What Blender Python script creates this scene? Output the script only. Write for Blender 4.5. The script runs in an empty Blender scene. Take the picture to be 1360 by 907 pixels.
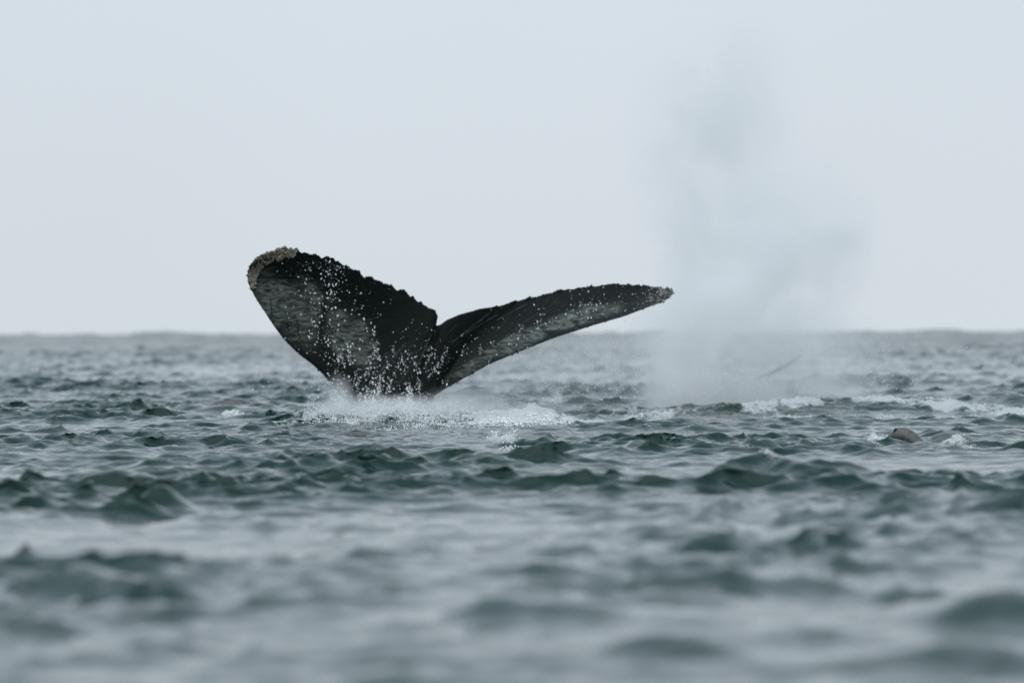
import bpy, math, random
import numpy as np
from mathutils import Matrix, Vector

# ------------------------------------------------------------------ camera, sky, sun, exposure
scene = bpy.context.scene
COL = scene.collection
CAM_H = 0.9
LENS = 200.0
FPX = LENS / 36.0 * 1360.0            # focal length in pixels of the 1360 wide photograph
PITCH = math.radians(-0.085)
ROLL = math.radians(-0.22)
cam_data = bpy.data.cameras.new('camera')
cam = bpy.data.objects.new('camera', cam_data)
COL.objects.link(cam)
cam_data.lens = LENS
cam_data.sensor_width = 36.0
cam_data.sensor_fit = 'HORIZONTAL'
cam_data.clip_start = 0.5
cam_data.clip_end = 20000
cam_data.dof.use_dof = True
cam_data.dof.focus_distance = 50.0
cam_data.dof.aperture_fstop = 2.7
cam_data.dof.aperture_blades = 9
CAM_ROT = Matrix.Rotation(math.pi / 2 + PITCH, 4, 'X') @ Matrix.Rotation(ROLL, 4, 'Z')
cam.matrix_world = Matrix.Translation((0, 0, CAM_H)) @ CAM_ROT
scene.camera = cam

SUN_EL, SUN_AZ = 50.0, 190.0          # high and behind the camera, wholly diffused by cloud
world = bpy.data.worlds.new('World')
scene.world = world
world.use_nodes = True
wt = world.node_tree
wt.nodes.clear()
w_out = wt.nodes.new('ShaderNodeOutputWorld')
w_bg = wt.nodes.new('ShaderNodeBackground')
w_bg.inputs['Strength'].default_value = 0.1
w_sky = wt.nodes.new('ShaderNodeTexSky')
w_sky.sky_type = 'NISHITA'
w_sky.sun_disc = False
w_sky.sun_elevation = math.radians(SUN_EL)
w_sky.sun_rotation = math.radians(SUN_AZ)
w_sky.dust_density = 4.0
# closed cloud deck: brighter overhead than at the horizon, as an overcast sky is
w_tc = wt.nodes.new('ShaderNodeTexCoord')
w_sep = wt.nodes.new('ShaderNodeSeparateXYZ')
w_map = wt.nodes.new('ShaderNodeMapRange')
w_map.inputs['From Min'].default_value = 0.0
w_map.inputs['From Max'].default_value = 0.7
w_map.inputs['To Min'].default_value = 0.0
w_map.inputs['To Max'].default_value = 1.0
w_ramp = wt.nodes.new('ShaderNodeMix')
w_ramp.data_type = 'RGBA'
w_ramp.inputs['A'].default_value = (7.0, 7.62, 8.18, 1)
w_ramp.inputs['B'].default_value = (6.7, 8.4, 9.8, 1)
w_noise = wt.nodes.new('ShaderNodeTexNoise')
w_noise.inputs['Scale'].default_value = 6.0
w_noise.inputs['Detail'].default_value = 2.0
w_nmap = wt.nodes.new('ShaderNodeMapRange')
w_nmap.inputs['To Min'].default_value = 0.94
w_nmap.inputs['To Max'].default_value = 1.06
w_mul = wt.nodes.new('ShaderNodeMix')
w_mul.data_type = 'RGBA'
w_mul.blend_type = 'MULTIPLY'
w_mul.inputs['Factor'].default_value = 1.0
w_mix = wt.nodes.new('ShaderNodeMix')
w_mix.data_type = 'RGBA'
w_mix.inputs['Factor'].default_value = 0.93
L = wt.links.new
L(w_tc.outputs['Generated'], w_sep.inputs[0])
L(w_sep.outputs['Z'], w_map.inputs['Value'])
L(w_map.outputs['Result'], w_ramp.inputs['Factor'])
L(w_tc.outputs['Generated'], w_noise.inputs['Vector'])
L(w_noise.outputs['Fac'], w_nmap.inputs['Value'])
L(w_ramp.outputs['Result'], w_mul.inputs['A'])
L(w_nmap.outputs['Result'], w_mul.inputs['B'])
L(w_sky.outputs['Color'], w_mix.inputs['A'])
L(w_mul.outputs['Result'], w_mix.inputs['B'])
L(w_mix.outputs['Result'], w_bg.inputs['Color'])
L(w_bg.outputs['Background'], w_out.inputs['Surface'])

sun_data = bpy.data.lights.new('sun', 'SUN')
sun_data.energy = 1.5
sun_data.angle = math.radians(95)
sun_data.color = (1.0, 0.995, 0.985)
sun = bpy.data.objects.new('sun', sun_data)
COL.objects.link(sun)
_el, _az = math.radians(SUN_EL), math.radians(SUN_AZ)
sun_dir = Vector((math.sin(_az) * math.cos(_el), math.cos(_az) * math.cos(_el), math.sin(_el)))
sun.rotation_euler = sun_dir.to_track_quat('Z', 'Y').to_euler()
sun.location = (0, -20, 60)

scene.view_settings.view_transform = 'Standard'
scene.view_settings.look = 'None'
scene.view_settings.exposure = 0.0
scene.view_settings.gamma = 1.0
scene.view_settings.use_curve_mapping = False
scene.render.engine = 'CYCLES'
scene.cycles.max_bounces = 14
scene.cycles.volume_bounces = 12
scene.cycles.volume_step_rate = 1.0
scene.cycles.caustics_reflective = False
scene.cycles.caustics_refractive = False

# ------------------------------------------------------------------ helpers
_R3 = CAM_ROT.to_3x3()
def P(px, py, d):
    """world point that the photograph shows at (px, py), d metres down the view"""
    v = _R3 @ Vector(((px - 680.0) / FPX, -(py - 453.5) / FPX, -1.0))
    v *= d / v.y
    return Vector((v.x, v.y, v.z + CAM_H))
def ground(px, py, z=0.0):
    v = _R3 @ Vector(((px - 680.0) / FPX, -(py - 453.5) / FPX, -1.0))
    v *= (z - CAM_H) / v.z
    return Vector((v.x, v.y, z))

def tag(o, label=None, category=None, group=None, kind=None):
    if label: o['label'] = label
    if category: o['category'] = category
    if group: o['group'] = group
    if kind: o['kind'] = kind
    return o

def mesh_from(name, verts, faces, mat, parent=None, smooth=True):
    """faces: (n,3) or (n,4) int array"""
    verts = np.asarray(verts, np.float32)
    faces = np.asarray(faces, np.int32)
    me = bpy.data.meshes.new(name)
    n, k = faces.shape
    me.vertices.add(len(verts))
    me.vertices.foreach_set('co', verts.ravel())
    me.loops.add(n * k)
    me.loops.foreach_set('vertex_index', faces.ravel())
    me.polygons.add(n)
    me.polygons.foreach_set('loop_start', np.arange(0, n * k, k, dtype=np.int32))
    me.polygons.foreach_set('loop_total', np.full(n, k, np.int32))
    me.polygons.foreach_set('use_smooth', np.full(n, smooth, bool))
    me.update(calc_edges=True)
    me.validate()
    if mat: me.materials.append(mat)
    o = bpy.data.objects.new(name, me)
    COL.objects.link(o)
    if parent: o.parent = parent
    return o

def attr(o, name, values):
    a = o.data.attributes.new(name, 'FLOAT', 'POINT')
    a.data.foreach_set('value', np.asarray(values, np.float32).ravel())

def empty(name, loc):
    o = bpy.data.objects.new(name, None)
    o.empty_display_size = 0.2
    o.location = loc
    COL.objects.link(o)
    return o

def vnoise(x, y, seed=0, n=256):
    """smooth value noise in -1..1"""
    r = np.random.RandomState(seed).uniform(-1, 1, (n, n)).astype(np.float32)
    xi = np.floor(x).astype(np.int64); yi = np.floor(y).astype(np.int64)
    fx = (x - xi); fy = (y - yi)
    fx = fx * fx * (3 - 2 * fx); fy = fy * fy * (3 - 2 * fy)
    x0 = xi % n; x1 = (xi + 1) % n; y0 = yi % n; y1 = (yi + 1) % n
    a = r[x0, y0] * (1 - fx) + r[x1, y0] * fx
    b = r[x0, y1] * (1 - fx) + r[x1, y1] * fx
    return a * (1 - fy) + b * fy
def fbm(x, y, seed=0, oct=4, gain=0.5):
    s = 0; a = 1.0; f = 1.0; t = 0
    for i in range(oct):
        s = s + a * vnoise(x * f + 17.3 * i, y * f - 9.1 * i, seed + i)
        t += a; a *= gain; f *= 2.03
    return s / t
def sstep(a, b, x):
    t = np.clip((x - a) / (b - a), 0, 1)
    return t * t * (3 - 2 * t)

class NT:
    """small node helper"""
    def __init__(self, name):
        self.m = bpy.data.materials.new(name)
        self.m.use_nodes = True
        self.t = self.m.node_tree
        self.t.nodes.clear()
        self.out = self.t.nodes.new('ShaderNodeOutputMaterial')
    def n(self, typ, **kw):
        nd = self.t.nodes.new('ShaderNode' + typ)
        for k, v in kw.items():
            if k in nd.inputs: self.put(nd.inputs[k], v)
            else: setattr(nd, k, v)
        return nd
    def put(self, sock, v):
        if hasattr(v, 'is_output'): self.t.links.new(v, sock)
        else: sock.default_value = v
    def math(self, op, a, b=None, clamp=False):
        nd = self.t.nodes.new('ShaderNodeMath'); nd.operation = op; nd.use_clamp = clamp
        self.put(nd.inputs[0], a)
        if b is not None: self.put(nd.inputs[1], b)
        return nd.outputs[0]
    def vmath(self, op, a, b=None):
        nd = self.t.nodes.new('ShaderNodeVectorMath'); nd.operation = op
        self.put(nd.inputs[0], a)
        if b is not None: self.put(nd.inputs[1], b)
        return nd.outputs['Value'] if op == 'LENGTH' else nd.outputs['Vector']
    def noise(self, vec, scale, detail=3, rough=0.55, dist=0.0):
        nd = self.n('TexNoise', Scale=scale, Detail=detail, Roughness=rough, Distortion=dist)
        if vec is not None: self.put(nd.inputs['Vector'], vec)
        return nd.outputs['Fac']
    def ramp(self, x, a, b, lo=0.0, hi=1.0, smooth=True):
        nd = self.n('MapRange')
        nd.interpolation_type = 'SMOOTHSTEP' if smooth else 'LINEAR'
        self.put(nd.inputs['Value'], x)
        for k, v in zip(('From Min', 'From Max', 'To Min', 'To Max'), (a, b, lo, hi)):
            self.put(nd.inputs[k], v)
        return nd.outputs['Result']
    def mix(self, f, a, b):
        nd = self.t.nodes.new('ShaderNodeMix'); nd.data_type = 'RGBA'
        self.put(nd.inputs['Factor'], f)
        self.put(nd.inputs['A'], a); self.put(nd.inputs['B'], b)
        return nd.outputs['Result']
    def attr(self, name):
        nd = self.t.nodes.new('ShaderNodeAttribute'); nd.attribute_name = name
        return nd.outputs['Fac']
    def coord(self, kind='Object'):
        return self.n('TexCoord').outputs[kind]
    def scaled(self, vec, s):
        nd = self.n('Mapping'); self.put(nd.inputs['Vector'], vec)
        nd.inputs['Scale'].default_value = s
        return nd.outputs['Vector']
    def bump(self, h, dist, strength=1.0, normal=None):
        nd = self.n('Bump', Strength=strength, Distance=dist)
        self.put(nd.inputs['Height'], h)
        if normal is not None: self.put(nd.inputs['Normal'], normal)
        return nd.outputs['Normal']

# ------------------------------------------------------------------ materials
def make_water():
    N = NT('sea_water')
    co = N.coord('Object')
    foam = N.attr('foam')
    r1 = N.noise(N.scaled(co, (1.0, 0.7, 1.0)), 9.0, 4, 0.6, 0.4)
    r2 = N.noise(N.scaled(co, (1.0, 0.8, 1.0)), 34.0, 3, 0.6, 0.3)
    nb = N.bump(r1, 0.009, 1.0)
    nb = N.bump(r2, 0.0026, 1.0, nb)
    patch = N.noise(co, 0.35, 2)
    base = N.mix(patch, (0.0006, 0.0165, 0.0118, 1), (0.0014, 0.0250, 0.0178, 1))
    w = N.n('BsdfPrincipled', Roughness=0.06, IOR=1.333)
    N.put(w.inputs['Roughness'], N.attr('ripple'))
    N.put(w.inputs['Base Color'], base)
    N.put(w.inputs['Normal'], nb)
    fn = N.noise(N.scaled(co, (1, 0.45, 1)), 9.0, 7, 0.70, 1.2)
    fn2 = N.noise(co, 3.1, 3, 0.6, 0.5)
    lace = N.math('ADD', N.math('MULTIPLY', fn, 0.65), N.math('MULTIPLY', fn2, 0.35))
    thr = N.math('SUBTRACT', 1.0, foam)
    mask = N.ramp(N.math('SUBTRACT', lace, N.math('MULTIPLY', thr, 0.62)), 0.17, 0.36)
    mask = N.math('MULTIPLY', mask, N.ramp(foam, 0.02, 0.15))
    fb = N.bump(N.noise(co, 16.0, 6, 0.72), 0.11, 1.0)
    f = N.n('BsdfPrincipled', Roughness=0.55)
    f.inputs['Base Color'].default_value = (0.82, 0.85, 0.86, 1)
    f.inputs['Subsurface Weight'].default_value = 0.0
    N.put(f.inputs['Normal'], fb)
    ms = N.n('MixShader')
    N.put(ms.inputs[0], mask)
    N.t.links.new(w.outputs[0], ms.inputs[1]); N.t.links.new(f.outputs[0], ms.inputs[2])
    N.t.links.new(ms.outputs[0], N.out.inputs['Surface'])
    return N.m

def make_skin():
    N = NT('whale_skin')
    co = N.coord('Object')
    pig = N.attr('pigment'); scr = N.attr('scratch')
    mp = N.n('Mapping'); N.put(mp.inputs['Vector'], co); mp.inputs['Rotation'].default_value = (0, 0.35, 0); mp.inputs['Scale'].default_value = (1, 1, 3.6)
    n1 = N.noise(mp.outputs['Vector'], 9, 6, 0.72, 0.8)
    n2 = N.noise(co, 46, 3, 0.6)
    dark = N.mix(n2, (0.0018, 0.0036, 0.0034, 1), (0.0055, 0.0100, 0.0092, 1))
    grey = N.mix(n1, (0.024, 0.032, 0.029, 1), (0.185, 0.212, 0.188, 1))
    c = N.mix(N.math('MULTIPLY', pig, N.ramp(n1, 0.34, 0.60), True), dark, grey)
    c = N.mix(scr, c, (0.24, 0.28, 0.27, 1))
    b = N.n('BsdfPrincipled', IOR=1.36)
    N.put(b.inputs['Base Color'], c)
    N.put(b.inputs['Roughness'], N.ramp(n1, 0.3, 0.7, 0.32, 0.55))
    b.inputs['Specular IOR Level'].default_value = 0.22
    nb = N.bump(n1, 0.010, 0.7)
    nb = N.bump(n2, 0.003, 0.7, nb)
    N.put(b.inputs['Normal'], nb)
    N.t.links.new(b.outputs[0], N.out.inputs['Surface'])
    return N.m

def make_simple(name, c1, c2, scale, rough, bump=0.0, spec=0.5):
    N = NT(name)
    co = N.coord('Object')
    n = N.noise(co, scale, 4, 0.65)
    b = N.n('BsdfPrincipled', Roughness=rough)
    b.inputs['Specular IOR Level'].default_value = spec
    N.put(b.inputs['Base Color'], N.mix(N.ramp(n, 0.3, 0.7), c1, c2))
    if bump: N.put(b.inputs['Normal'], N.bump(n, bump, 1.0))
    N.t.links.new(b.outputs[0], N.out.inputs['Surface'])
    return N.m

def make_mist(name, blobs, density, nscale, warp, nlo=0.32, nhi=0.68, step=1.0):
    """soft water vapour: a sum of rounded puffs broken up by turbulence"""
    N = NT(name)
    co = N.coord('Object')
    wn = N.n('TexNoise', Scale=nscale * 0.7, Detail=3.0)
    N.put(wn.inputs['Vector'], co)
    off = N.vmath('SUBTRACT', wn.outputs['Color'], (0.5, 0.5, 0.5))
    q = N.vmath('ADD', co, N.vmath('MULTIPLY', off, (warp, warp, warp)))
    tot = None
    for (c, r, k) in blobs:
        d = N.vmath('LENGTH', N.vmath('DIVIDE', N.vmath('SUBTRACT', q, tuple(c)), tuple(r)))
        v = N.ramp(d, 0.0, 1.0, k, 0.0)
        tot = v if tot is None else N.math('ADD', tot, v)
    br = N.ramp(N.noise(q, nscale, 5, 0.6), nlo, nhi, 0.15, 1.45)
    den = N.math('MULTIPLY', N.math('MULTIPLY', tot, br), density)
    v = N.n('VolumePrincipled')
    v.inputs['Color'].default_value = (0.994, 0.998, 1.0, 1)
    v.inputs['Anisotropy'].default_value = 0.12
    N.put(v.inputs['Density'], den)
    N.t.links.new(v.outputs[0], N.out.inputs['Volume'])
    try: N.m.cycles.volume_step_rate = step
    except Exception: pass
    return N.m

M_water = make_water()
M_skin = make_skin()
M_drop = make_simple('spray_water', (0.82, 0.85, 0.86, 1), (0.90, 0.92, 0.92, 1), 30, 0.25)
M_barn = make_simple('barnacle', (0.050, 0.040, 0.030, 1), (0.40, 0.36, 0.29, 1), 70, 0.6, 0.004)
M_seal = make_simple('wet_fur', (0.045, 0.050, 0.047, 1), (0.092, 0.096, 0.089, 1), 22, 0.18, 0.007)
M_sealdark = make_simple('dark_wet_skin', (0.010, 0.011, 0.011, 1), (0.02, 0.02, 0.02, 1), 20, 0.2)
M_flip = make_simple('dark_flipper_skin', (0.010, 0.013, 0.014, 1), (0.022, 0.026, 0.027, 1), 8, 0.35)

# ------------------------------------------------------------------ the sea surface
KP = 2 * math.pi / 0.95
B_SAT = 0.026
WDIR = math.radians(-62)               # waves run mostly towards the viewer, a little to the right
def phi(kx, ky):
    k = np.sqrt(kx * kx + ky * ky); k[0, 0] = 1
    th = np.arctan2(ky, kx) - WDIR
    d = 0.14 + 1.1 * np.cos(th) ** 4
    p = B_SAT * k ** -4.0 * np.exp(-1.25 * (KP / k) ** 2) * d / math.pi
    p = p + 0.0022 * np.exp(-((k - 0.95) / 0.30) ** 2) * np.clip(np.cos(th), 0, 1) ** 2      # low swell under the chop
    p[0, 0] = 0
    return p, k
def cascade(n, size, lmax, lmin, seed):
    dk = 2 * math.pi / size
    f = np.fft.fftfreq(n, 1.0 / n) * dk
    kx, ky = np.meshgrid(f, f, indexing='ij')
    p, k = phi(kx, ky)
    k1, k2 = 2 * math.pi / lmax, 2 * math.pi / lmin
    p = p * ((k >= k1) & (k < k2))
    r = np.random.RandomState(seed)
    A = np.sqrt(p) * dk * (r.normal(size=(n, n)) + 1j * r.normal(size=(n, n)))
    h = np.fft.ifft2(A).real * n * n
    dx = np.fft.ifft2(-1j * kx / k * A).real * n * n
    dy = np.fft.ifft2(-1j * ky / k * A).real * n * n
    return size, n, np.stack([h, dx, dy], -1).astype(np.float32)
def sample(c, x, y):
    size, n, t = c
    u = x / size * n; v = y / size * n
    i = np.floor(u).astype(np.int64); j = np.floor(v).astype(np.int64)
    fu = (u - i).astype(np.float32)[..., None]; fv = (v - j).astype(np.float32)[..., None]
    i0 = i % n; i1 = (i + 1) % n; j0 = j % n; j1 = (j + 1) % n
    return (t[i0, j0] * (1 - fu) + t[i1, j0] * fu) * (1 - fv) + (t[i0, j1] * (1 - fu) + t[i1, j1] * fu) * fv
SEA_SEED = 11
C_big = cascade(512, 173.0, 1e9, 2.6, SEA_SEED)
C_mid = cascade(1024, 71.0, 2.6, 0.6, SEA_SEED + 1)
C_sml = cascade(1024, 23.0, 0.6, 0.10, SEA_SEED + 2)

# single waves the photograph shows: (px, py of crest, metres away, half width px, depth in m, gain)
WAVES = [
    (1025, 612, 34.0, 115, 0.50, 1.2), 
    (225, 650, 29.5, 44, 0.17, 1.2), (1180, 660, 30.5, 190, 0.40, 0.5),
    (1345, 778, 17.5, 130, 0.36, 1.3), (1280, 850, 15.3, 160, 0.28, 1.6), (90, 795, 19.5, 60, 0.17, 1.3), (240, 790, 19.8, 36, 0.14, 0.8),
    (680, 815, 17.8, 130, 0.20, 1.0), (900, 868, 15.8, 110, 0.18, 1.3), (340, 862, 16.0, 34, 0.14, 0.9), (1100, 765, 20.0, 60, 0.16, 0.9),
    (920, 690, 25.5, 50, 0.16, 0.9), (1180, 680, 26.5, 50, 0.16, 0.9), (740, 712, 24.0, 80, 0.22, 0.5), (530, 712, 24.5, 50, 0.22, 0.5),
    (300, 540, 66.0, 60, 0.8, 0.8), (150, 538, 68.0, 60, 0.6, 0.8),
    (720, 585, 45.0, 70, 0.5, 0.8), (900, 548, 57.0, 60, 0.5, 0.9),
    (1180, 540, 63.0, 240, 1.0, 0.6), (110, 462, 230.0, 50, 2.0, 1.0),
    (740, 522, 74.0, 110, 0.8, 0.8), (690, 548, 56.0, 80, 0.8, 1.3), (1290, 542, 62.0, 110, 0.9, 0.5), (1060, 543, 61.5, 60, 0.7, 0.8),
]
# smoother water: (px, metres away, half width px, half depth in m)
CALM = [(1282, 67.0, 70, 3.5), (916, 34.0, 50, 2.0), (900, 33.5, 60, 2.0), (620, 20.0, 420, 3.4), (560, 21.5, 420, 4.0), (900, 16.5, 500, 2.0), (690, 51.0, 150, 5.0), (1190, 57.5, 230, 4.0), (1225, 44.0, 80, 3.0), (480, 52.5, 110, 3.5), (310, 60.0, 70, 4.0), (950, 53.5, 60, 2.5), (520, 56.5, 150, 2.5)]
# white water: (px, py, half width px, half depth in m, strength)
FOAMS = [
    (690, 560, 85, 1.7, 1.0), (672, 559, 40, 1.0, 1.0), (640, 556, 60, 1.4, 0.75), (520, 553, 140, 2.4, 0.78), (760, 560, 70, 1.0, 0.75),
    (400, 556, 60, 1.6, 0.6), (310, 549, 24, 1.0, 0.95), (670, 583, 24, 0.6, 0.8),
    (740, 534, 70, 1.8, 0.62), (860, 549, 110, 1.5, 0.62), (960, 553, 60, 1.5, 0.6),
    (1060, 547, 50, 0.8, 0.85), (1180, 545, 100, 0.9, 0.80), (1290, 546, 110, 0.8, 0.86), (1350, 547, 60, 0.8, 0.85), (1235, 544, 60, 0.7, 0.85), (1010, 548, 50, 0.7, 0.7),
    (1150, 556, 60, 1.2, 0.6), (1025, 631, 20, 0.22, 0.85), (955, 655, 14, 0.3, 0.7), (1210, 650, 20, 0.3, 0.72),
    (1305, 655, 22, 0.4, 0.72), (1162, 583, 16, 0.4, 0.8), (1272, 586, 24, 0.5, 0.85), (180, 552, 14, 0.4, 0.6),
]
def sea_field(x, y):
    """height, sideways shift and foam of the water at rest position x, y"""
    d = np.maximum(np.abs(y), 1.0)
    big = sample(C_big, x, y)
    mid = sample(C_mid, x + 7, y) * ((1 - 0.8 * sstep(500, 1500, d)) * (1 + 1.4 * sstep(75, 220, d)))[..., None]
    sml = 1.2 * sample(C_sml, x, y + 3) * (1 - sstep(160, 380, d))[..., None]
    # gusts: patches of livelier and calmer chop; ripples ride steepest on the crests
    gust = np.clip(0.85 + 1.2 * fbm(x * 0.40, y * 0.16, 5, 3), 0.50, 1.45)
    bm = big + mid * gust[..., None]
    crest = np.clip(0.85 + 0.6 * bm[..., 0] / 0.028, 0.40, 2.0)
    s = bm + sml * (crest * np.sqrt(gust))[..., None]
    s[..., 0] += 2.0 * np.clip(bm[..., 0], 0, 0.12) ** 2       # peaked crests, flat troughs
    k = np.ones_like(x)
    for (px, dd, w, dep) in CALM:
        c = P(px, 500, dd)
        k = k * (1 - 0.42 * np.exp(-((x - c.x) / (w / FPX * dd)) ** 2 - ((y - dd) / dep) ** 2))
    h = s[..., 0].astype(float) * k; dx = s[..., 1] * k; dy = s[..., 2] * k
    h = h + 1.6 * sstep(220, 520, y) * fbm(x * 0.11, y * 0.03, 44, 3)      # open water swell far out
    near = np.abs(y) < 300
    wob = np.zeros_like(x); amp = np.zeros_like(x); wobf = np.zeros_like(x)
    xn, yn = x[near], y[near]
    wob[near] = 0.35 * vnoise(xn * 1.1, yn * 0.9, 31)
    amp[near] = 0.9 + 0.25 * vnoise(xn * 2.1, yn * 2.1, 8)
    wobf[near] = 0.45 * fbm(xn * 2.4, yn * 1.4, 77, 4)
    for (px, py, dd, w, dep, g) in WAVES:
        c = P(px, py, dd)
        wx = w / FPX * dd
        m = (np.abs(x - c.x) < 2.6 * wx) & (np.abs(y - c.y) < 4.5 * dep)
        if not m.any(): continue
        u = (x[m] - c.x) / wx
        v = (y[m] - c.y) / dep + wob[m]
        prof = np.where(v < 0, np.exp(-(v / 0.62) ** 2), np.exp(-(v / 1.5) ** 2))
        h[m] += g * max(c.z - 0.02, 0.05) * np.exp(-u * u * 1.1) * prof * amp[m]
    foam = np.zeros_like(x)
    for (px, py, w, dep, k) in FOAMS:
        c = ground(px, py, 0.03)
        wx = w / FPX * c.y
        m = (np.abs(x - c.x) < 1.8 * wx) & (np.abs(y - c.y) < 1.8 * dep)
        if not m.any(): continue
        r = np.sqrt(((x[m] - c.x) / wx) ** 2 + ((y[m] - c.y) / dep) ** 2) + wobf[m]
        foam[m] = np.maximum(foam[m], k * (1 - sstep(0.25, 1.15, r)))
    lump = foam * foam * (0.5 + 0.8 * fbm(x * 6.0, y * 5.0, 91, 4))
    h = h + 0.11 * lump * np.clip(foam * 1.5, 0, 1) + 0.05 * foam * fbm(x * 15, y * 11, 97, 3)
    return h, dx, dy, foam
CHOP = 1.05
def build_sea():
    def steps(a, b, k):
        n = max(2, int(math.log(b / a) / k))
        return list(a * (b / a) ** (np.arange(n) / n))
    rows = [-4000, -1500, -500, -150, -50, -15, -4, 0, 2.5, 4.5, 6]
    rows += steps(7, 28, 0.0045) + steps(28, 100, 0.00105) + steps(100, 300, 0.0022) + steps(300, 1000, 0.006) + steps(1000, 7000, 0.03) + [7000]
    rows = np.array(rows)
    nf = 455
    u = np.linspace(-1, 1, nf)
    ext = np.array([0.05, 0.12, 0.22, 0.36, 0.6, 1.0, 1.8, 3.2, 6, 12, 24, 50, 110, 260, 700, 2000, 5000])
    hw = 0.098 * np.maximum(rows, 4) + 1.6
    X = np.concatenate([-(ext[::-1])[None, :] - hw[:, None], u[None, :] * hw[:, None], ext[None, :] + hw[:, None]], 1)
    X[:, 0] = -9000; X[:, -1] = 9000
    Y = np.repeat(rows[:, None], X.shape[1], 1)
    h, dx, dy, foam = sea_field(X, Y)
    edge = 1 - sstep(60, 400, np.abs(X) - hw[:, None])
    calm = edge * sstep(-20, 4, Y)
    V = np.stack([X - CHOP * dx * calm, Y - CHOP * dy * calm, h * calm], -1)
    R, C = X.shape
    idx = np.arange(R * C).reshape(R, C)
    F = np.stack([idx[:-1, :-1], idx[:-1, 1:], idx[1:, 1:], idx[1:, :-1]], -1).reshape(-1, 4)
    o = mesh_from('sea', V.reshape(-1, 3), F, M_water)
    attr(o, 'foam', foam)
    attr(o, 'ripple', 0.04 + 0.17 * sstep(110, 420, np.abs(Y)))      # ripples too fine for the mesh out there
    tag(o, 'choppy grey green sea reaching to the horizon', 'sea', kind='structure')
    return o
sea = build_sea()
def water_z(x, y):
    """approximate height of the water at a place"""
    a, b = np.array([x]), np.array([y])
    px, py = a.copy(), b.copy()
    for _ in range(3):
        h, dx, dy, f = sea_field(px, py)
        px = a + CHOP * dx; py = b + CHOP * dy
    return float(h[0])

# ------------------------------------------------------------------ the whale's raised tail
D_FL = 60.0
def resample(pts, n):
    p = np.array(pts, float)
    s = np.concatenate([[0], np.cumsum(np.linalg.norm(np.diff(p, axis=0), axis=1))])
    s /= s[-1]
    t = np.linspace(0, 1, n)
    q = np.stack([np.interp(t, s, p[:, 0]), np.interp(t, s, p[:, 1])], 1)
    return q
def smooth(q, k):
    for _ in range(k):
        q[1:-1] = 0.25 * q[:-2] + 0.5 * q[1:-1] + 0.25 * q[2:]
    return q
lead_l = [(335.5, 355), (332.1, 366.5), (334.8, 380.3), (343.1, 396.8), (355.5, 416.1), (367.9, 435.4), (381.7, 453.4),
          (398.2, 469.9), (414.8, 482.3), (431.3, 497.5), (445.1, 514), (456.1, 530.6), (462, 560), (474, 610), (510, 650)]
trail_l = [(335.5, 355), (345.8, 343.1), (362.4, 336.2), (381.7, 330.4), (390, 331.5), (402.4, 335.4), (420.3, 339.8),
           (434.1, 344.5), (450.6, 348.6), (474, 358.2), (481, 364.6), (503, 372), (519.5, 380.3), (537.5, 388.6),
           (552.6, 396.9), (566.4, 405.1), (577.8, 412.4), (581.8, 420.3), (579.5, 432.3)]
trail_r = [(579.5, 432.3), (584.5, 431.5), (593, 424.9), (609.9, 417.9), (629.4, 412), (651.8, 406.7), (671.3, 403.6), (696.5, 396.1),
           (718.8, 391.4), (746.8, 384.1), (777.5, 379.1), (813.8, 377.1), (843.2, 378.8), (875.3, 378.5), (893.5, 381.3),
           (898.5, 388)]
lead_r = [(510, 650), (546, 610), (557, 560), (565, 534), (576.3, 526), (595.9, 513.5), (623.8, 498.1), (651.8, 482.7), (679.7, 471.5),
          (707.6, 459.8), (735.6, 449.2), (763.5, 440), (797, 429.6), (830.6, 419.9), (858.5, 409.2), (883.7, 400.3), (898.5, 388)]
whale = empty('whale', P(510, 560, D_FL))
tag(whale, 'dark humpback tail fluke with barnacled tips raised from the splashing sea', 'whale')
WH = Vector(whale.location)

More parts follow.
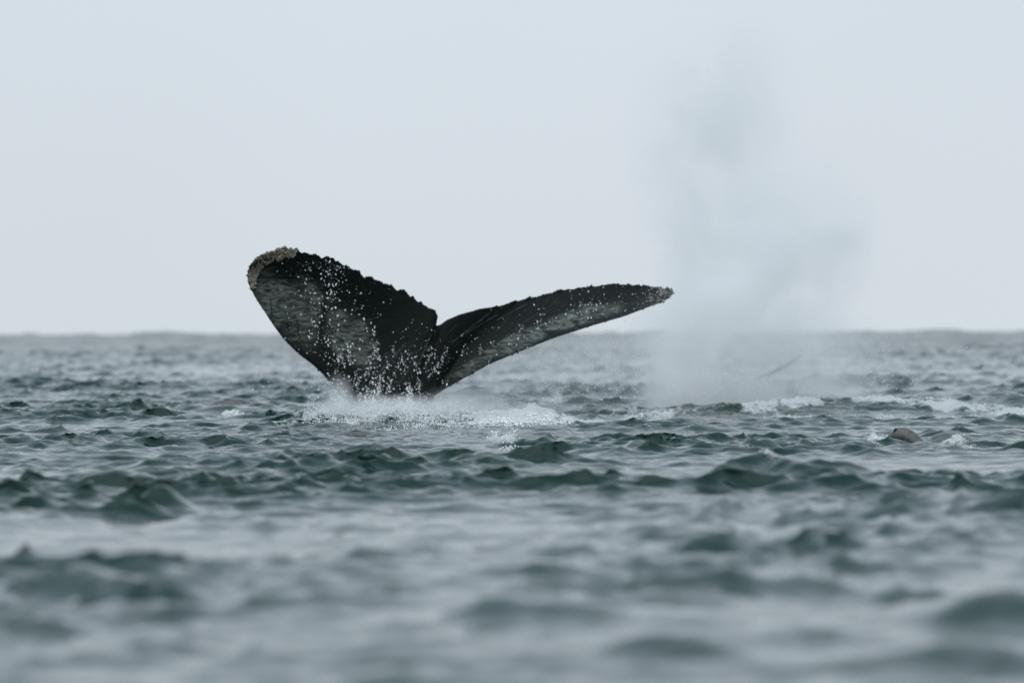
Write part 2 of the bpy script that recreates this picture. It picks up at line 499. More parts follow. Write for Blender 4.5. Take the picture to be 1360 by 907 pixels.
def build_fluke():
    n = 270
    nt = 96
    def side(lead, trail, left):
        a = smooth(resample(lead, n), 6)
        b = smooth(resample(trail, n), 2)
        return a, b
    la, lb = side(lead_l, trail_l, True)
    ra, rb = side(lead_r, trail_r, False)
    A = np.concatenate([la, ra[1:]]); Bq = np.concatenate([lb, rb[1:]])
    S = np.concatenate([np.linspace(-1, 0, n), np.linspace(0, 1, n)[1:]])      # -1 left tip, 0 notch, 1 right tip
    ns = len(S)
    # ragged trailing edge, in photograph pixels across the edge
    arc = np.concatenate([[0], np.cumsum(np.linalg.norm(np.diff(Bq, axis=0), axis=1))])
    rag = 2.6 * vnoise(arc / 11.0, arc * 0, 3) + 1.9 * vnoise(arc / 4.5, arc * 0 + 4, 4) + 1.0 * vnoise(arc / 2.1, arc * 0 + 8, 6)
    rag += 3.2 * np.clip(vnoise(arc / 6.0, arc * 0 + 14, 9) - 0.45, 0, 1)
    rag *= np.where(S < 0, sstep(-1.0, -0.9, S) * (1 - sstep(-0.08, -0.01, S)), 0.75 * sstep(0.05, 0.3, S))
    tt = np.linspace(0, 1, nt)
    T = 1 - (1 - tt) ** 1.15
    Sg = np.repeat(S[:, None], nt, 1); Tg = np.repeat(T[None, :], ns, 0)
    PX = A[:, None, :] * (1 - Tg[..., None]) + Bq[:, None, :] * Tg[..., None]
    d = Bq - A
    ln = np.linalg.norm(d, axis=1, keepdims=True) + 1e-6
    nrm = d / ln
    PX += nrm[:, None, :] * (rag[:, None] * sstep(0.86, 1.0, Tg))[..., None]
    # depth of the sheet: the near lobe swings towards us, the far lobe away and is curled over
    dep = np.where(Sg < 0, -0.75 * np.abs(Sg) ** 1.3 - 0.10 * Tg, 0.85 * np.abs(Sg) ** 1.2)
    dep = dep + 0.55 * sstep(0.02, 0.45, Sg) * (Tg - 0.5)
    dep = dep + 0.12 * np.sin(np.pi * Tg) * np.where(Sg < 0, sstep(0.0, 0.4, -Sg), 0.4)   # hollow of the lobe
    # tail stock: rounded towards the water
    fold = np.exp(-(Sg / 0.035) ** 2) * sstep(0.45, 1.0, Tg)
    dep = dep + 0.035 * fold
    dep = dep - 0.10 * np.exp(-((Sg + 0.02) / 0.16) ** 2) * (1 - Tg)
    # lens shaped thickness
    chord = np.clip(ln[:, 0] / 126.0, 0.02, 2.0)[:, None]
    th = 0.115 * chord * np.power(np.clip(Tg, 1e-4, 1), 0.45) * np.power(1 - Tg, 0.75) * 2.0
    th = th * (1 - 0.35 * np.abs(Sg)) + 0.30 * np.exp(-(Sg / 0.16) ** 2) * np.power(np.clip(1 - Tg, 0, 1), 1.4) * np.sqrt(np.clip(Tg * 12, 0, 1))
    th = th + 0.006 * (np.minimum(Tg, 0.02) / 0.02)
    th[0] = 0.0; th[-1] = 0.0; th[:, 0] = 0
    relief = 0.010 * fbm(PX[..., 0] / 22, PX[..., 1] / 22, 40, 4) * np.sin(np.pi * np.clip(Tg, 0, 1))
    def to_world(depth):
        D = D_FL + depth
        V = np.empty(PX.shape[:2] + (3,))
        u = (PX[..., 0] - 680.0) / FPX; v = -(PX[..., 1] - 453.5) / FPX
        R = np.array(_R3)
        q = u[..., None] * R[:, 0] + v[..., None] * R[:, 1] - R[:, 2]
        # the outline keeps its own size in metres at the fluke's mean distance
        q = q * (D_FL / q[..., 1:2])
        V[..., 0] = q[..., 0] - WH.x
        V[..., 1] = depth + D_FL - WH.y
        V[..., 2] = q[..., 2] + CAM_H - WH.z
        return V
    F1 = to_world(dep - th * 0.5 + relief)
    F2 = to_world(dep + th * 0.5)
    idx = np.arange(ns * nt).reshape(ns, nt)
    q1 = np.stack([idx[:-1, :-1], idx[1:, :-1], idx[1:, 1:], idx[:-1, 1:]], -1).reshape(-1, 4)
    q2 = q1[:, ::-1] + ns * nt
    o_ = ns * nt
    rim = np.stack([idx[:-1, -1], idx[1:, -1], idx[1:, -1] + o_, idx[:-1, -1] + o_], -1)
    rim2 = np.stack([idx[1:, 0], idx[:-1, 0], idx[:-1, 0] + o_, idx[1:, 0] + o_], -1)
    o = mesh_from('tail_fluke', np.concatenate([F1.reshape(-1, 3), F2.reshape(-1, 3)]),
                  np.concatenate([q1, q2, rim, rim2]), M_skin, whale)
    # pigment: grey patches of the underside and old scratches
    x, y = PX[..., 0], PX[..., 1]
    def blob(cx, cy, rx, ry, ang=0):
        a = math.radians(ang); dx, dy = x - cx, y - cy
        u = (dx * math.cos(a) + dy * math.sin(a)) / rx; v = (-dx * math.sin(a) + dy * math.cos(a)) / ry
        return 1 - sstep(0.45, 1.15, np.sqrt(u * u + v * v) + 0.30 * fbm(x / 16, y / 9, 55, 4))
    pig = np.maximum.reduce([blob(368, 400, 30, 44, -28) * 0.85, blob(405, 412, 42, 40, 20) * 0.75, blob(400, 440, 34, 24, 30) * 0.5,
                             blob(468, 448, 30, 44, -38) * 1.0, blob(450, 425, 22, 26, 0) * 0.7,
                             blob(760, 424, 70, 12, -17) * 1.0, blob(690, 452, 60, 12, -24) * 0.85, blob(630, 484, 46, 10, -32) * 0.55,
                             blob(808, 412, 26, 9, -12) * 0.8])
    pig = pig * (0.65 + 1.1 * np.clip(fbm(x / 14 + y / 40, y / 5 - x / 30, 61, 4) + 0.42, 0, 1))
    vein = np.exp(-((x - (433 - (y - 400) * 0.08 + 3 * vnoise(y / 18, y * 0, 70))) / 3.2) ** 2) * sstep(385, 400, y) * (1 - sstep(490, 510, y))
    for (vx, v0, v1) in ((384, 428, 448), (397, 426, 446), (362, 398, 420)):
        vein = np.maximum(vein, 0.8 * np.exp(-((x - vx - 0.1 * (y - v0)) / 1.3) ** 2) * sstep(v0 - 3, v0, y) * (1 - sstep(v1, v1 + 3, y)))
    pig = np.clip(pig * (1 - vein), 0, 1)
    scr = np.zeros_like(x)
    rs = np.random.RandomState(12)
    lines = [(455, 527, 515, 468), (468, 524, 520, 470), (477, 526, 540, 455), (575, 440, 553, 490), (545, 487, 530, 510), (586, 470, 602, 476),
             (600, 455, 640, 424), (612, 446, 660, 418), (660, 425, 702, 402), (618, 440, 655, 412), (500, 500, 516, 478), (470, 512, 500, 480)]
    for _ in range(34):
        cx, cy = (rs.uniform(470, 590), rs.uniform(430, 530)) if rs.rand() < 0.6 else (rs.uniform(590, 800), 0)
        if cy == 0: cy = 470 - (cx - 590) * 0.34 + rs.uniform(-18, 18)
        l = rs.uniform(6, 26); a = math.radians(rs.uniform(30, 62))
        lines.append((cx, cy, cx + l * math.cos(a), cy - l * math.sin(a)))
    for i, (x0, y0, x1, y1) in enumerate(lines):
        dx, dy = x1 - x0, y1 - y0; l2 = dx * dx + dy * dy
        t = np.clip(((x - x0) * dx + (y - y0) * dy) / l2, 0, 1)
        dist = np.hypot(x - x0 - t * dx, y - y0 - t * dy)
        w = 0.7 if i < 12 else 0.45
        scr = np.maximum(scr, (0.30 if i < 12 else 0.20) * np.exp(-(dist / w) ** 2) * (0.5 + 0.5 * vnoise(t * 9 + i, t * 0, 5)))
    attr(o, 'pigment', np.concatenate([pig.ravel(), pig.ravel() * 0]))
    attr(o, 'scratch', np.concatenate([scr.ravel(), scr.ravel() * 0]))
    return o, PX, F1, Sg, Tg
fluke, FPXY, FW, FS, FT = build_fluke()

# icosphere templates for barnacles and droplets
_t = (1 + 5 ** 0.5) / 2
ICO_V = np.array([(-1, _t, 0), (1, _t, 0), (-1, -_t, 0), (1, -_t, 0), (0, -1, _t), (0, 1, _t), (0, -1, -_t), (0, 1, -_t),
                  (_t, 0, -1), (_t, 0, 1), (-_t, 0, -1), (-_t, 0, 1)], float)
ICO_V /= np.linalg.norm(ICO_V[0])
ICO_F = np.array([(0, 11, 5), (0, 5, 1), (0, 1, 7), (0, 7, 10), (0, 10, 11), (1, 5, 9), (5, 11, 4), (11, 10, 2), (10, 7, 6), (7, 1, 8),
                  (3, 9, 4), (3, 4, 2), (3, 2, 6), (3, 6, 8), (3, 8, 9), (4, 9, 5), (2, 4, 11), (6, 2, 10), (8, 6, 7), (9, 8, 1)])
OCT_V = np.array([(1, 0, 0), (-1, 0, 0), (0, 1, 0), (0, -1, 0), (0, 0, 1), (0, 0, -1)], float)
OCT_F = np.array([(0, 2, 4), (2, 1, 4), (1, 3, 4), (3, 0, 4), (2, 0, 5), (1, 2, 5), (3, 1, 5), (0, 3, 5)])
def scatter(name, pts, radii, mat, parent=None, stretch=None, rs=None, flat=1.0):
    """many small rounded drops joined in one mesh; the tiniest ones are simpler"""
    pts = np.asarray(pts, float); radii = np.asarray(radii, float)
    rs = rs or np.random.RandomState(1)
    vs, fs, off = [], [], 0
    for small in (True, False):
        m = (radii < 0.0055) == small
        k = int(m.sum())
        if not k: continue
        tv, tf = (OCT_V, OCT_F) if small else (ICO_V, ICO_F)
        sc = np.stack([rs.uniform(0.75, 1.2, k), rs.uniform(0.75, 1.2, k), rs.uniform(0.75, 1.25, k) * flat], 1) * radii[m][:, None]
        v = tv[None] * sc[:, None, :]
        if stretch is not None:
            d = stretch[m]
            v = v + (tv[None] @ d[..., None]) * d[:, None, :]
        ang = rs.uniform(0, 6.28, k); c, s = np.cos(ang)[:, None], np.sin(ang)[:, None]
        if stretch is None:
            v = np.stack([v[..., 0] * c - v[..., 2] * s, v[..., 1], v[..., 0] * s + v[..., 2] * c], -1)
        v = v + pts[m][:, None, :]
        vs.append(v.reshape(-1, 3))
        fs.append((tf[None] + (np.arange(k) * len(tv))[:, None, None] + off).reshape(-1, 3))
        off += k * len(tv)
    return mesh_from(name, np.concatenate(vs), np.concatenate(fs), mat, parent)

def barnacles():
    rs = np.random.RandomState(4)
    x, y = FPXY[..., 0].ravel(), FPXY[..., 1].ravel()
    W = FW.reshape(-1, 3)
    def crust(mask, n, rmin, rmax):
        w = mask / mask.sum()
        k = rs.choice(len(x), n, p=w)
        p = W[k] + rs.uniform(-0.006, 0.006, (n, 3)) + np.array([0, -0.006, 0])
        r = rmin + (rmax - rmin) * rs.rand(n) ** 2
        return p, r
    # left tip: a crust along the rounded end
    ax, ay = np.array([333.5, 338, 348, 362, 380, 390]), np.array([378, 358, 347, 340, 335, 333])
    dd = np.min(np.hypot(x[:, None] - np.interp(np.linspace(0, 5, 40), range(6), ax)[None], y[:, None] - np.interp(np.linspace(0, 5, 40), range(6), ay)[None]), 1)
    area = np.gradient(FPXY[..., 0], axis=0) * np.gradient(FPXY[..., 1], axis=1) - np.gradient(FPXY[..., 0], axis=1) * np.gradient(FPXY[..., 1], axis=0)
    area = np.abs(area).ravel() + 1e-5
    m = (dd < 10) * area * (1 - 0.7 * sstep(5, 10, dd))
    p, r = crust(m, 560, 0.006, 0.020)
    tag(scatter('barnacle_crust', p, r, M_barn, whale, rs=rs), 'pale tan barnacle crust on the broad lobe tip', kind='stuff')
    m = ((x > 858) & (y > 376)) * area * sstep(856, 880, x) * (np.clip(fbm(x / 6, y / 6, 33, 2) + 0.35, 0, 1) + 0.05)
    p, r = crust(m, 130, 0.005, 0.015)
    tag(scatter('barnacle_crust', p, r, M_barn, whale, rs=rs), 'tan barnacle crust on the slender lobe tip', kind='stuff')
    # stray barnacles along both ragged edges
    m = (((FT.ravel() > 0.985) | (FT.ravel() < 0.02)) & (np.abs(FS.ravel()) > 0.25)) * 1.0
    p, r = crust(m, 260, 0.004, 0.012)
    tag(scatter('edge_barnacles', p, r, M_skin, whale, rs=rs), kind='stuff')
barnacles()

# ------------------------------------------------------------------ sea lions among the waves
def loft(name, pts, rad, mat, parent=None, seg=28, sub=10, flat=0.9):
    """one continuous tapered body along a smooth spine; rad = (half width, half height)"""
    p = np.array(pts, float); r = np.array(rad, float)
    m = len(p)
    t = np.linspace(0, m - 1, (m - 1) * sub + 1)
    def cr(a):
        e = np.concatenate([2 * a[:1] - a[1:2], a, 2 * a[-1:] - a[-2:-1]])
        i = np.minimum(t.astype(int), m - 2); f = (t - i)[:, None]
        p0, p1, p2, p3 = e[i], e[i + 1], e[i + 2], e[i + 3]
        return 0.5 * (2 * p1 + (p2 - p0) * f + (2 * p0 - 5 * p1 + 4 * p2 - p3) * f ** 2 + (3 * p1 - p0 - 3 * p2 + p3) * f ** 3)
    c = cr(p); rr = np.maximum(cr(r), 0.002)
    tan = np.gradient(c, axis=0); tan /= np.linalg.norm(tan, axis=1, keepdims=True)
    up = np.array([0, 0, 1.0])
    side_ = np.cross(tan, up); side_ /= np.linalg.norm(side_, axis=1, keepdims=True) + 1e-9
    nup = np.cross(side_, tan)
    a = np.linspace(0, 2 * math.pi, seg, endpoint=False)
    V = c[:, None] + side_[:, None] * (np.cos(a)[None, :, None] * rr[:, None, :1]) + nup[:, None] * (np.sin(a)[None, :, None] * rr[:, None, 1:])
    k = len(c)
    idx = np.arange(k * seg).reshape(k, seg)
    nx = np.roll(idx, -1, 1)
    F = np.stack([idx[:-1], nx[:-1], nx[1:], idx[1:]], -1).reshape(-1, 4)
    V = V.reshape(-1, 3)
    c0, c1 = len(V), len(V) + 1
    V = np.concatenate([V, c[:1] - tan[:1] * rr[0, 1] * 0.4, c[-1:] + tan[-1:] * rr[-1, 1] * 0.4])
    caps = [(nx[0, i], idx[0, i], c0, c0) for i in range(seg)] + [(idx[-1, i], nx[-1, i], c1, c1) for i in range(seg)]
    me = bpy.data.meshes.new(name)
    me.from_pydata([tuple(v) for v in V], [], [tuple(int(q) for q in f) for f in F] + [tuple(int(q) for q in f[:3]) for f in caps])
    for pl in me.polygons: pl.use_smooth = True
    me.materials.append(mat)
    o = bpy.data.objects.new(name, me); COL.objects.link(o)
    if parent: o.parent = parent
    return o

def sea_lion_with_head(px, py):
    c = ground(px, py, 0.02)
    s = FPX / c.y                     # pixels in a metre here
    z0 = water_z(c.x, c.y)
    root = empty('sea_lion', (c.x, c.y, z0 + 0.008))
    tag(root, 'grey sea lion with its round wet head and low back above the water', 'sea lion', 'sea lions')
    # spine from the nose (left, turned away) over the crown and down the neck, the back shows again behind
    loft('body', [(-0.118, 0.085, 0.012), (-0.108, 0.060, 0.022), (-0.088, 0.025, 0.034), (-0.045, 0.0, 0.052), (0.005, -0.01, 0.052), (0.065, -0.01, 0.012), (0.14, 0.0, -0.070), (0.22, 0.01, -0.092),
                  (0.31, 0.02, -0.042), (0.42, 0.03, -0.040), (0.53, 0.05, -0.088), (0.70, 0.08, -0.20), (0.90, 0.1, -0.36)],
         [(0.018, 0.018), (0.030, 0.028), (0.042, 0.042), (0.056, 0.060), (0.062, 0.066), (0.068, 0.070), (0.085, 0.082), (0.11, 0.105), (0.12, 0.115), (0.12, 0.115), (0.11, 0.105), (0.08, 0.07), (0.03, 0.03)],
         M_seal, root)
    loft('ear', [(-0.058, -0.030, 0.112), (-0.070, -0.036, 0.104), (-0.080, -0.038, 0.086)], [(0.005, 0.005), (0.009, 0.008), (0.004, 0.004)], M_sealdark, root, 10, 5)
    loft('eye', [(-0.094, -0.012, 0.050), (-0.099, -0.015, 0.046), (-0.104, -0.016, 0.042)], [(0.005, 0.005), (0.010, 0.010), (0.005, 0.005)], M_sealdark, root, 10, 5)
    return root

def sea_lion_back(px, py, w, hgt, label, tilt=0.0):
    c = ground(px, py, 0.02)
    s = FPX / c.y
    L_ = w / s
    z0 = water_z(c.x, c.y)
    root = empty('sea_lion', (c.x, c.y, z0))
    tag(root, label, 'sea lion', 'sea lions')
    H = hgt / s
    r = 0.16
    loft('body', [(-L_ * 1.5, 0.10, -0.34), (-L_ * 0.95, 0.05, -r - 0.10), (-L_ * 0.45, 0, H - r - 0.035 - tilt * H), (0, 0, H - r), (L_ * 0.45, 0, H - r - 0.03 + tilt * H * 0.5),
                  (L_ * 0.95, 0.04, -r - 0.09), (L_ * 1.5, 0.08, -0.36)],
         [(0.05, 0.05), (0.12, 0.12), (0.16, r), (0.17, r), (0.16, r), (0.12, 0.12), (0.05, 0.05)], M_seal, root)
    loft('dorsal_crease', [(-L_ * 0.2, -0.05, H - 0.012), (0, -0.055, H - 0.006), (L_ * 0.2, -0.05, H - 0.014)], [(0.004, 0.003), (0.008, 0.005), (0.004, 0.003)], M_seal, root, 8, 5)
    return root
sl_head = sea_lion_with_head(1200, 586)
sea_lion_back(305, 543, 42, 9, 'brown sea lion back humping up under a film of water, far side of the fluke', 0.2)
sea_lion_back(474, 576, 46, 6, 'smooth grey sea lion back just breaking the water in front of the fluke')
sea_lion_back(738, 576, 34, 3, 'thin sliver of brown sea lion back beside the white foam patch')
sea_lion_back(950, 566, 48, 4.5, 'brown sea lion back rolling in a wave below the mist', -0.2)

# long flipper of another animal, dim behind the mist
fb = P(1006, 506, 92.0)
flip = loft('flipper', [(-0.30, 0.0, -0.45), (-0.14, 0.0, -0.14), (0.0, 0.0, 0.03), (0.24, 0.0, 0.14), (0.48, 0.02, 0.26), (0.66, 0.03, 0.38), (0.76, 0.03, 0.46)],
            [(0.05, 0.06), (0.05, 0.05), (0.030, 0.04), (0.024, 0.034), (0.020, 0.032), (0.014, 0.024), (0.005, 0.008)], M_flip)
flip.location = fb
tag(flip, 'slender dark flipper raised from the water, dim behind the mist', 'flipper')

# ------------------------------------------------------------------ spray, splashes and mist
def drops_px(rs, n, cx, cy, sx, sy, d, dd, rmin, rmax, pw=3.0, ang=0.0):
    """drops spread round a place of the photograph"""
    a = math.radians(ang)
    u = rs.normal(size=n) * sx; v = rs.normal(size=n) * sy
    x = cx + u * math.cos(a) - v * math.sin(a); y = cy + u * math.sin(a) + v * math.cos(a)
    D = d + rs.normal(size=n) * dd
    out = []
    for i in range(n):
        out.append(P(x[i], y[i], D[i]))
    r = rmin + (rmax - rmin) * rs.rand(n) ** pw
    return np.array([tuple(p) for p in out]), r
def join(parts):
    return np.concatenate([p for p, r in parts]), np.concatenate([r for p, r in parts])
def above(p, r, lo=-0.03):
    keep = p[:, 2] > lo
    return p[keep], r[keep]

rs = np.random.RandomState(21)
parts = [drops_px(rs, 300, 432, 385, 20, 34, 58.7, 0.25, 0.003, 0.017, 2.2, -14),
         drops_px(rs, 420, 468, 430, 34, 40, 58.8, 0.25, 0.002, 0.015, 2.4, -30),
         drops_px(rs, 230, 420, 440, 26, 36, 58.7, 0.25, 0.002, 0.013, 2.4),
         drops_px(rs, 750, 490, 500, 42, 26, 59.0, 0.25, 0.002, 0.016, 2.6),
         drops_px(rs, 480, 545, 500, 36, 30, 59.3, 0.2, 0.002, 0.013, 2.8),
         drops_px(rs, 260, 420, 352, 26, 14, 58.6, 0.2, 0.002, 0.011, 2.4, 20),
         drops_px(rs, 330, 690, 440, 90, 14, 59.4, 0.25, 0.002, 0.014, 2.6, -22),
         drops_px(rs, 240, 790, 412, 60, 14, 59.6, 0.3, 0.002, 0.013, 2.6, -16),
         drops_px(rs, 130, 400, 515, 40, 18, 59.0, 0.4, 0.002, 0.014, 2.4)]
p, r = above(*join(parts))
_tx = np.array(trail_l[3:-2] + trail_r[2:])
_ex = 680 + p[:, 0] / p[:, 1] * FPX
_edge = np.array([P(a, b, 60.0).z for a, b in _tx])
keep = p[:, 2] < np.interp(_ex, _tx[:, 0], _edge) + np.where(rs.rand(len(p)) < 0.05, 0.08, -0.02)
p, r = p[keep], r[keep] * 0.56
keep = rs.rand(len(p)) < 0.60 + 1.3 * fbm(p[:, 0] * 7.0, p[:, 2] * 4.0, 88, 3)
p, r = p[keep], r[keep]
_k = (rs.rand(len(p)) < 0.45) * rs.uniform(0.2, 1.6, len(p))
_dir = np.stack([rs.normal(size=len(p)) * 0.35, rs.normal(size=len(p)) * 0.1, np.ones(len(p))], 1)
_st = _dir / np.linalg.norm(_dir, axis=1, keepdims=True) * np.sqrt(_k * r)[:, None]
# strings of water running off the tail
_rp, _rr = [], []
for _i in range(30):
    _x = rs.uniform(440, 585) if _i < 25 else rs.uniform(590, 720)
    _y = rs.uniform(452, 515) if _i < 25 else 472 - (_x - 590) * 0.36 + rs.uniform(-8, 4)
    _l = rs.uniform(7, 26); _a = rs.uniform(-1.2, 0.5)
    _n = int(_l * rs.uniform(1.2, 2.6))
    _t2 = rs.rand(_n)
    for _u in _t2:
        _rp.append(tuple(P(_x + _u * _l * math.sin(_a) * 0.8 + rs.normal() * 1.3, _y + _u * _l + rs.normal() * 1.3, 59.05 + rs.normal() * 0.03)))
        _rr.append(0.0014 + 0.0045 * rs.rand() ** 3)
p = np.concatenate([p, np.array(_rp)]); r = np.concatenate([r, np.array(_rr)])
_st = np.concatenate([_st, np.stack([np.zeros(len(_rr)), np.zeros(len(_rr)), np.sqrt(np.array(_rr) * 0.7)], 1) * 1.0])
tag(scatter('fluke_droplets', p, r, M_drop, rs=rs, stretch=_st), 'white water droplets falling over the dark fluke', 'droplets', kind='stuff')

parts = [drops_px(rs, 2600, 760, 490, 80, 32, 61.0, 1.2, 0.0014, 0.0075, 3.5),
         drops_px(rs, 500, 850, 425, 40, 22, 60.3, 0.8, 0.0015, 0.006, 3.0),
         drops_px(rs, 3600, 1020, 505, 90, 24, 63.0, 1.0, 0.0014, 0.0075, 3.5), drops_px(rs, 3800, 945, 522, 45, 22, 62.2, 0.5, 0.0014, 0.006, 3.5),
         drops_px(rs, 900, 950, 430, 70, 60, 63.0, 0.9, 0.0012, 0.006, 3.5),
         drops_px(rs, 900, 1130, 490, 60, 34, 64.0, 0.9, 0.0012, 0.006, 3.5)]
p, r = above(*join(parts))
tag(scatter('fine_spray', p, r, M_drop, rs=rs), 'fine specks of spray drifting in the air beside the fluke', 'spray', kind='stuff')

# churned water thrown up round the tail stock
parts = []
for i in range(95):
    cx = rs.uniform(412, 655); base = 560 + rs.uniform(-10, 8)
    k = 1.0 - 0.55 * abs(cx - 510) / 140
    hgt = rs.uniform(5, 24) * k
    d = 59.0 - (base - 552) * 0.16 + rs.uniform(-0.5, 0.3)
    parts.append(drops_px(rs, int(rs.uniform(70, 190)), cx, base - hgt * 0.75, rs.uniform(3, 10), hgt * 0.55, d, 0.08, 0.0016, 0.0085, 3.4, rs.uniform(-12, 12)))
parts.append(drops_px(rs, 420, 450, 530, 6, 14, 58.9, 0.1, 0.002, 0.009, 3.0, -18))
parts.append(drops_px(rs, 260, 544, 530, 3, 9, 58.9, 0.06, 0.002, 0.009, 3.0, 0))
p, r = above(*join(parts))
tag(scatter('tail_splash', p, r, M_drop, rs=rs), 'ring of churned white splash round the base of the tail', 'splash', kind='stuff')

# separate small splashes: (px, py base, width px, height px, drops, label)
def surface(x, y):
    """water height under an array of places"""
    px, py = x.copy(), y.copy()
    for _ in range(2):
        h, dx, dy, f = sea_field(px, py)
        px = x + CHOP * dx; py = y + CHOP * dy
    return sea_field(px, py)[0]
def froth(px, py, w, dep, hgt, n, rmin, rmax):
    """heaped froth lying on the water: half width px, half depth and height in metres"""
    c = ground(px, py, 0.05)
    wx = w / FPX * c.y
    n = int(n * 2.2)
    a = rs.normal(size=(n, 2)) * 0.48
    keep = (a ** 2).sum(1) < 1.6
    a = a[keep]
    x = c.x + a[:, 0] * wx; y = c.y + a[:, 1] * dep
    clump = np.clip(0.35 + 1.3 * fbm(x * 5.5, y * 3.0, int(px), 3), 0, 1.3)
    k = rs.rand(len(x)) < 0.15 + clump
    x, y, a, clump = x[k], y[k], a[k], clump[k]
    env = np.clip(1 - (a ** 2).sum(1) / 1.6, 0, 1)
    z = surface(x, y) + hgt * env * clump * rs.rand(len(x)) ** 1.3 - 0.004
    r = rmin + (rmax - rmin) * rs.rand(len(x)) ** 2.2
    return np.stack([x, y, z], 1), r * 0.55
def jets(px, py, w, hg, n):
    """little upright bursts of drops"""
    c = ground(px, py, 0.05)
    parts = []
    n = int(n * 1.6)
    m = max(3, int(w / 5))
    for i in range(m):
        u = rs.uniform(-1, 1)
        top = hg * (1 - 0.7 * abs(u)) * rs.uniform(0.4, 1.0)
        parts.append(drops_px(rs, max(8, int(n / m)), px + u * w * 0.5, py - top * 0.5, w / m * 0.6 + 1.2, top * 0.42, c.y, 0.06, 0.0016, 0.0075, 2.8, rs.uniform(-25, 25)))
    return join(parts)
SPL = [('rounded splash standing up just right of the tail base', [jets(663, 545, 24, 26, 700)]),
       ('curling splash on a dark wavelet in front of the foam patch', [jets(660, 586, 12, 18, 260), jets(680, 588, 14, 22, 320), froth(672, 590, 22, 0.25, 0.06, 250, 0.004, 0.014)]),
       ('thin pointed splash on the dark swell behind the foam patch', [jets(742, 536, 10, 22, 340)]),
       ('bulging white foam bank right of the tail', [froth(690, 562, 75, 1.3, 0.15, 4200, 0.004, 0.020), froth(668, 561, 26, 0.7, 0.20, 1600, 0.004, 0.018), jets(690, 560, 70, 16, 420)]),
       ('low broken splash along a crest left of the mist', [froth(850, 556, 60, 0.8, 0.05, 700, 0.003, 0.012), jets(860, 556, 50, 12, 300)]),
       ('white trickle of spray on the dark wave below the mist', [jets(886, 556, 12, 14, 260)]),
       ('splash thrown up ahead of the sea lion head', [jets(1163, 586, 12, 14, 300), froth(1160, 586, 14, 0.3, 0.05, 250, 0.004, 0.014), froth(1205, 590, 26, 0.12, 0.015, 160, 0.002, 0.008)]),
       ('splash breaking over the sea lion back', [jets(1270, 589, 16, 20, 420), froth(1272, 588, 24, 0.3, 0.06, 320, 0.004, 0.014)]),
       ('small white froth cap beside the brown sea lion hump', [froth(310, 551, 16, 0.5, 0.08, 420, 0.005, 0.018)]),
       ('ragged white crest under the right of the mist', [froth(1055, 548, 60, 0.6, 0.06, 700, 0.003, 0.014), jets(1010, 546, 8, 10, 120)]),
       ('long broken white crest behind the sea lion head', [froth(1180, 547, 80, 0.6, 0.05, 600, 0.003, 0.013), froth(1290, 547, 90, 0.6, 0.06, 800, 0.003, 0.013)]),
       ('white cap on the tallest wave in front of the mist', [froth(1025, 629, 18, 0.12, 0.03, 260, 0.003, 0.010)]),
       ('broken froth along the front edge of the tail splash', [froth(560, 566, 100, 0.6, 0.10, 1800, 0.003, 0.013), froth(450, 562, 50, 0.6, 0.06, 900, 0.003, 0.010)]),
       ('scattered froth in the wave trough below the tallest wave', [froth(955, 656, 12, 0.25, 0.04, 160, 0.003, 0.011), froth(1208, 652, 22, 0.3, 0.05, 320, 0.003, 0.011)]),
       ('froth on the small crest facing the tallest wave', [froth(1306, 656, 22, 0.35, 0.05, 360, 0.003, 0.011)])]
for lab, parts in SPL:
    p, r = join(parts)
    tag(scatter('splash', p, r, M_drop, rs=rs), lab, 'splash', 'small splashes', 'stuff')

def hull(name, rows, d, depth, mat, seg=32):
    """closed lumpy envelope: rows of (py, px left, px right)"""
    V = []
    for j, (py, xl, xr) in enumerate(rows):
        c = P((xl + xr) / 2, py, d)
        rx = (xr - xl) / 2 / FPX * d
        for i in range(seg):
            a = 2 * math.pi * i / seg
            w = 1 + 0.05 * math.sin(3 * a + j) + 0.04 * math.sin(5 * a - 2 * j)
            V.append((c.x + rx * w * math.cos(a), d + min(rx, depth) * w * math.sin(a), c.z))
    n = len(rows)
    F = []
    for j in range(n - 1):
        for i in range(seg):
            k = (i + 1) % seg
            F.append((j * seg + i, j * seg + k, (j + 1) * seg + k, (j + 1) * seg + i))
    F.append(tuple(reversed(range(seg)))); F.append(tuple(range((n - 1) * seg, n * seg)))
    me = bpy.data.meshes.new(name)
    me.from_pydata(V, [], F)
    me.materials.append(mat)
    o = bpy.data.objects.new(name, me); COL.objects.link(o)
    return o
def puff(px, py, d, rx, ry, rz, k):
    c = P(px, py, d)
    s = FPX / d
    return (tuple(c), (rx / s, rz, ry / s), k)
DB = 63.5
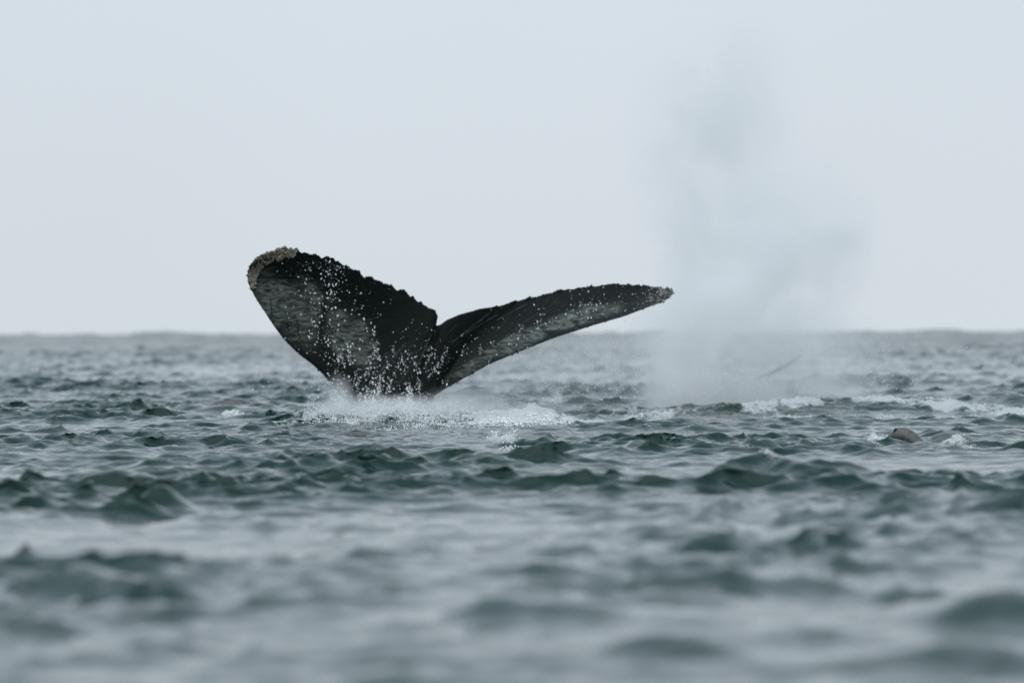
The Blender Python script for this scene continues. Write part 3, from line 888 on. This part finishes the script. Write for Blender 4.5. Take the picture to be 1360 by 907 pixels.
blow_blobs = [puff(945, 525, DB, 125, 120, 1.0, 1.5), puff(940, 420, DB, 120, 160, 1.0, 1.2), puff(1000, 380, DB, 150, 180, 1.1, 0.85),
              puff(1070, 325, DB, 110, 150, 1.0, 0.58), puff(950, 280, DB, 125, 170, 1.0, 0.55), puff(940, 165, DB, 130, 150, 0.9, 0.36),
              puff(895, 165, DB, 70, 80, 0.7, 0.22), puff(915, 310, DB, 70, 130, 0.7, 0.35), puff(1000, 200, DB, 90, 110, 0.7, 0.32),
              puff(990, 105, DB, 110, 90, 0.8, 0.24), puff(1060, 490, DB, 160, 120, 1.0, 0.80), puff(1000, 535, DB, 200, 50, 0.8, 0.7)]
M_blow = make_mist('blow_vapour', blow_blobs, 2.1, 1.35, 0.80, 0.34, 0.66, 0.6)
blow = hull('whale_blow', [(572, 790, 1180), (540, 770, 1230), (480, 770, 1240), (400, 770, 1230), (300, 775, 1225), (200, 785, 1180), (110, 800, 1130), (50, 840, 1100), (10, 900, 1060)], DB, 1.55, M_blow)
tag(blow, 'tall pale plume of whale breath mist hanging over the sea', 'blow', kind='stuff')
sp_blobs = [puff(520, 548, 59.3, 150, 30, 1.2, 0.9), puff(620, 540, 60.0, 110, 34, 1.0, 0.55), puff(450, 528, 59.2, 26, 34, 0.4, 0.7)]
M_spm = make_mist('splash_vapour', sp_blobs, 4.2, 2.6, 0.25, 0.3, 0.7, 0.7)
spm = hull('splash_mist', [(572, 390, 700), (555, 380, 730), (535, 385, 720), (510, 405, 690), (490, 420, 660)], 59.4, 1.3, M_spm)
tag(spm, 'low haze of fine spray round the base of the tail', 'mist', kind='stuff')
dr_blobs = [puff(760, 490, 62.5, 170, 70, 1.2, 0.45), puff(860, 500, 62.5, 120, 80, 1.2, 0.4), puff(700, 520, 62.5, 120, 45, 1.0, 0.35)]
M_dr = make_mist('drifting_vapour', dr_blobs, 0.9, 1.6, 0.4, 0.3, 0.7, 1.0)
dr = hull('drift_mist', [(552, 600, 990), (530, 580, 1000), (490, 590, 1000), (450, 620, 990), (420, 680, 960)], 62.6, 1.2, M_dr)
tag(dr, 'thin veil of drifting spray between the tail and the mist plume', 'mist', kind='stuff')
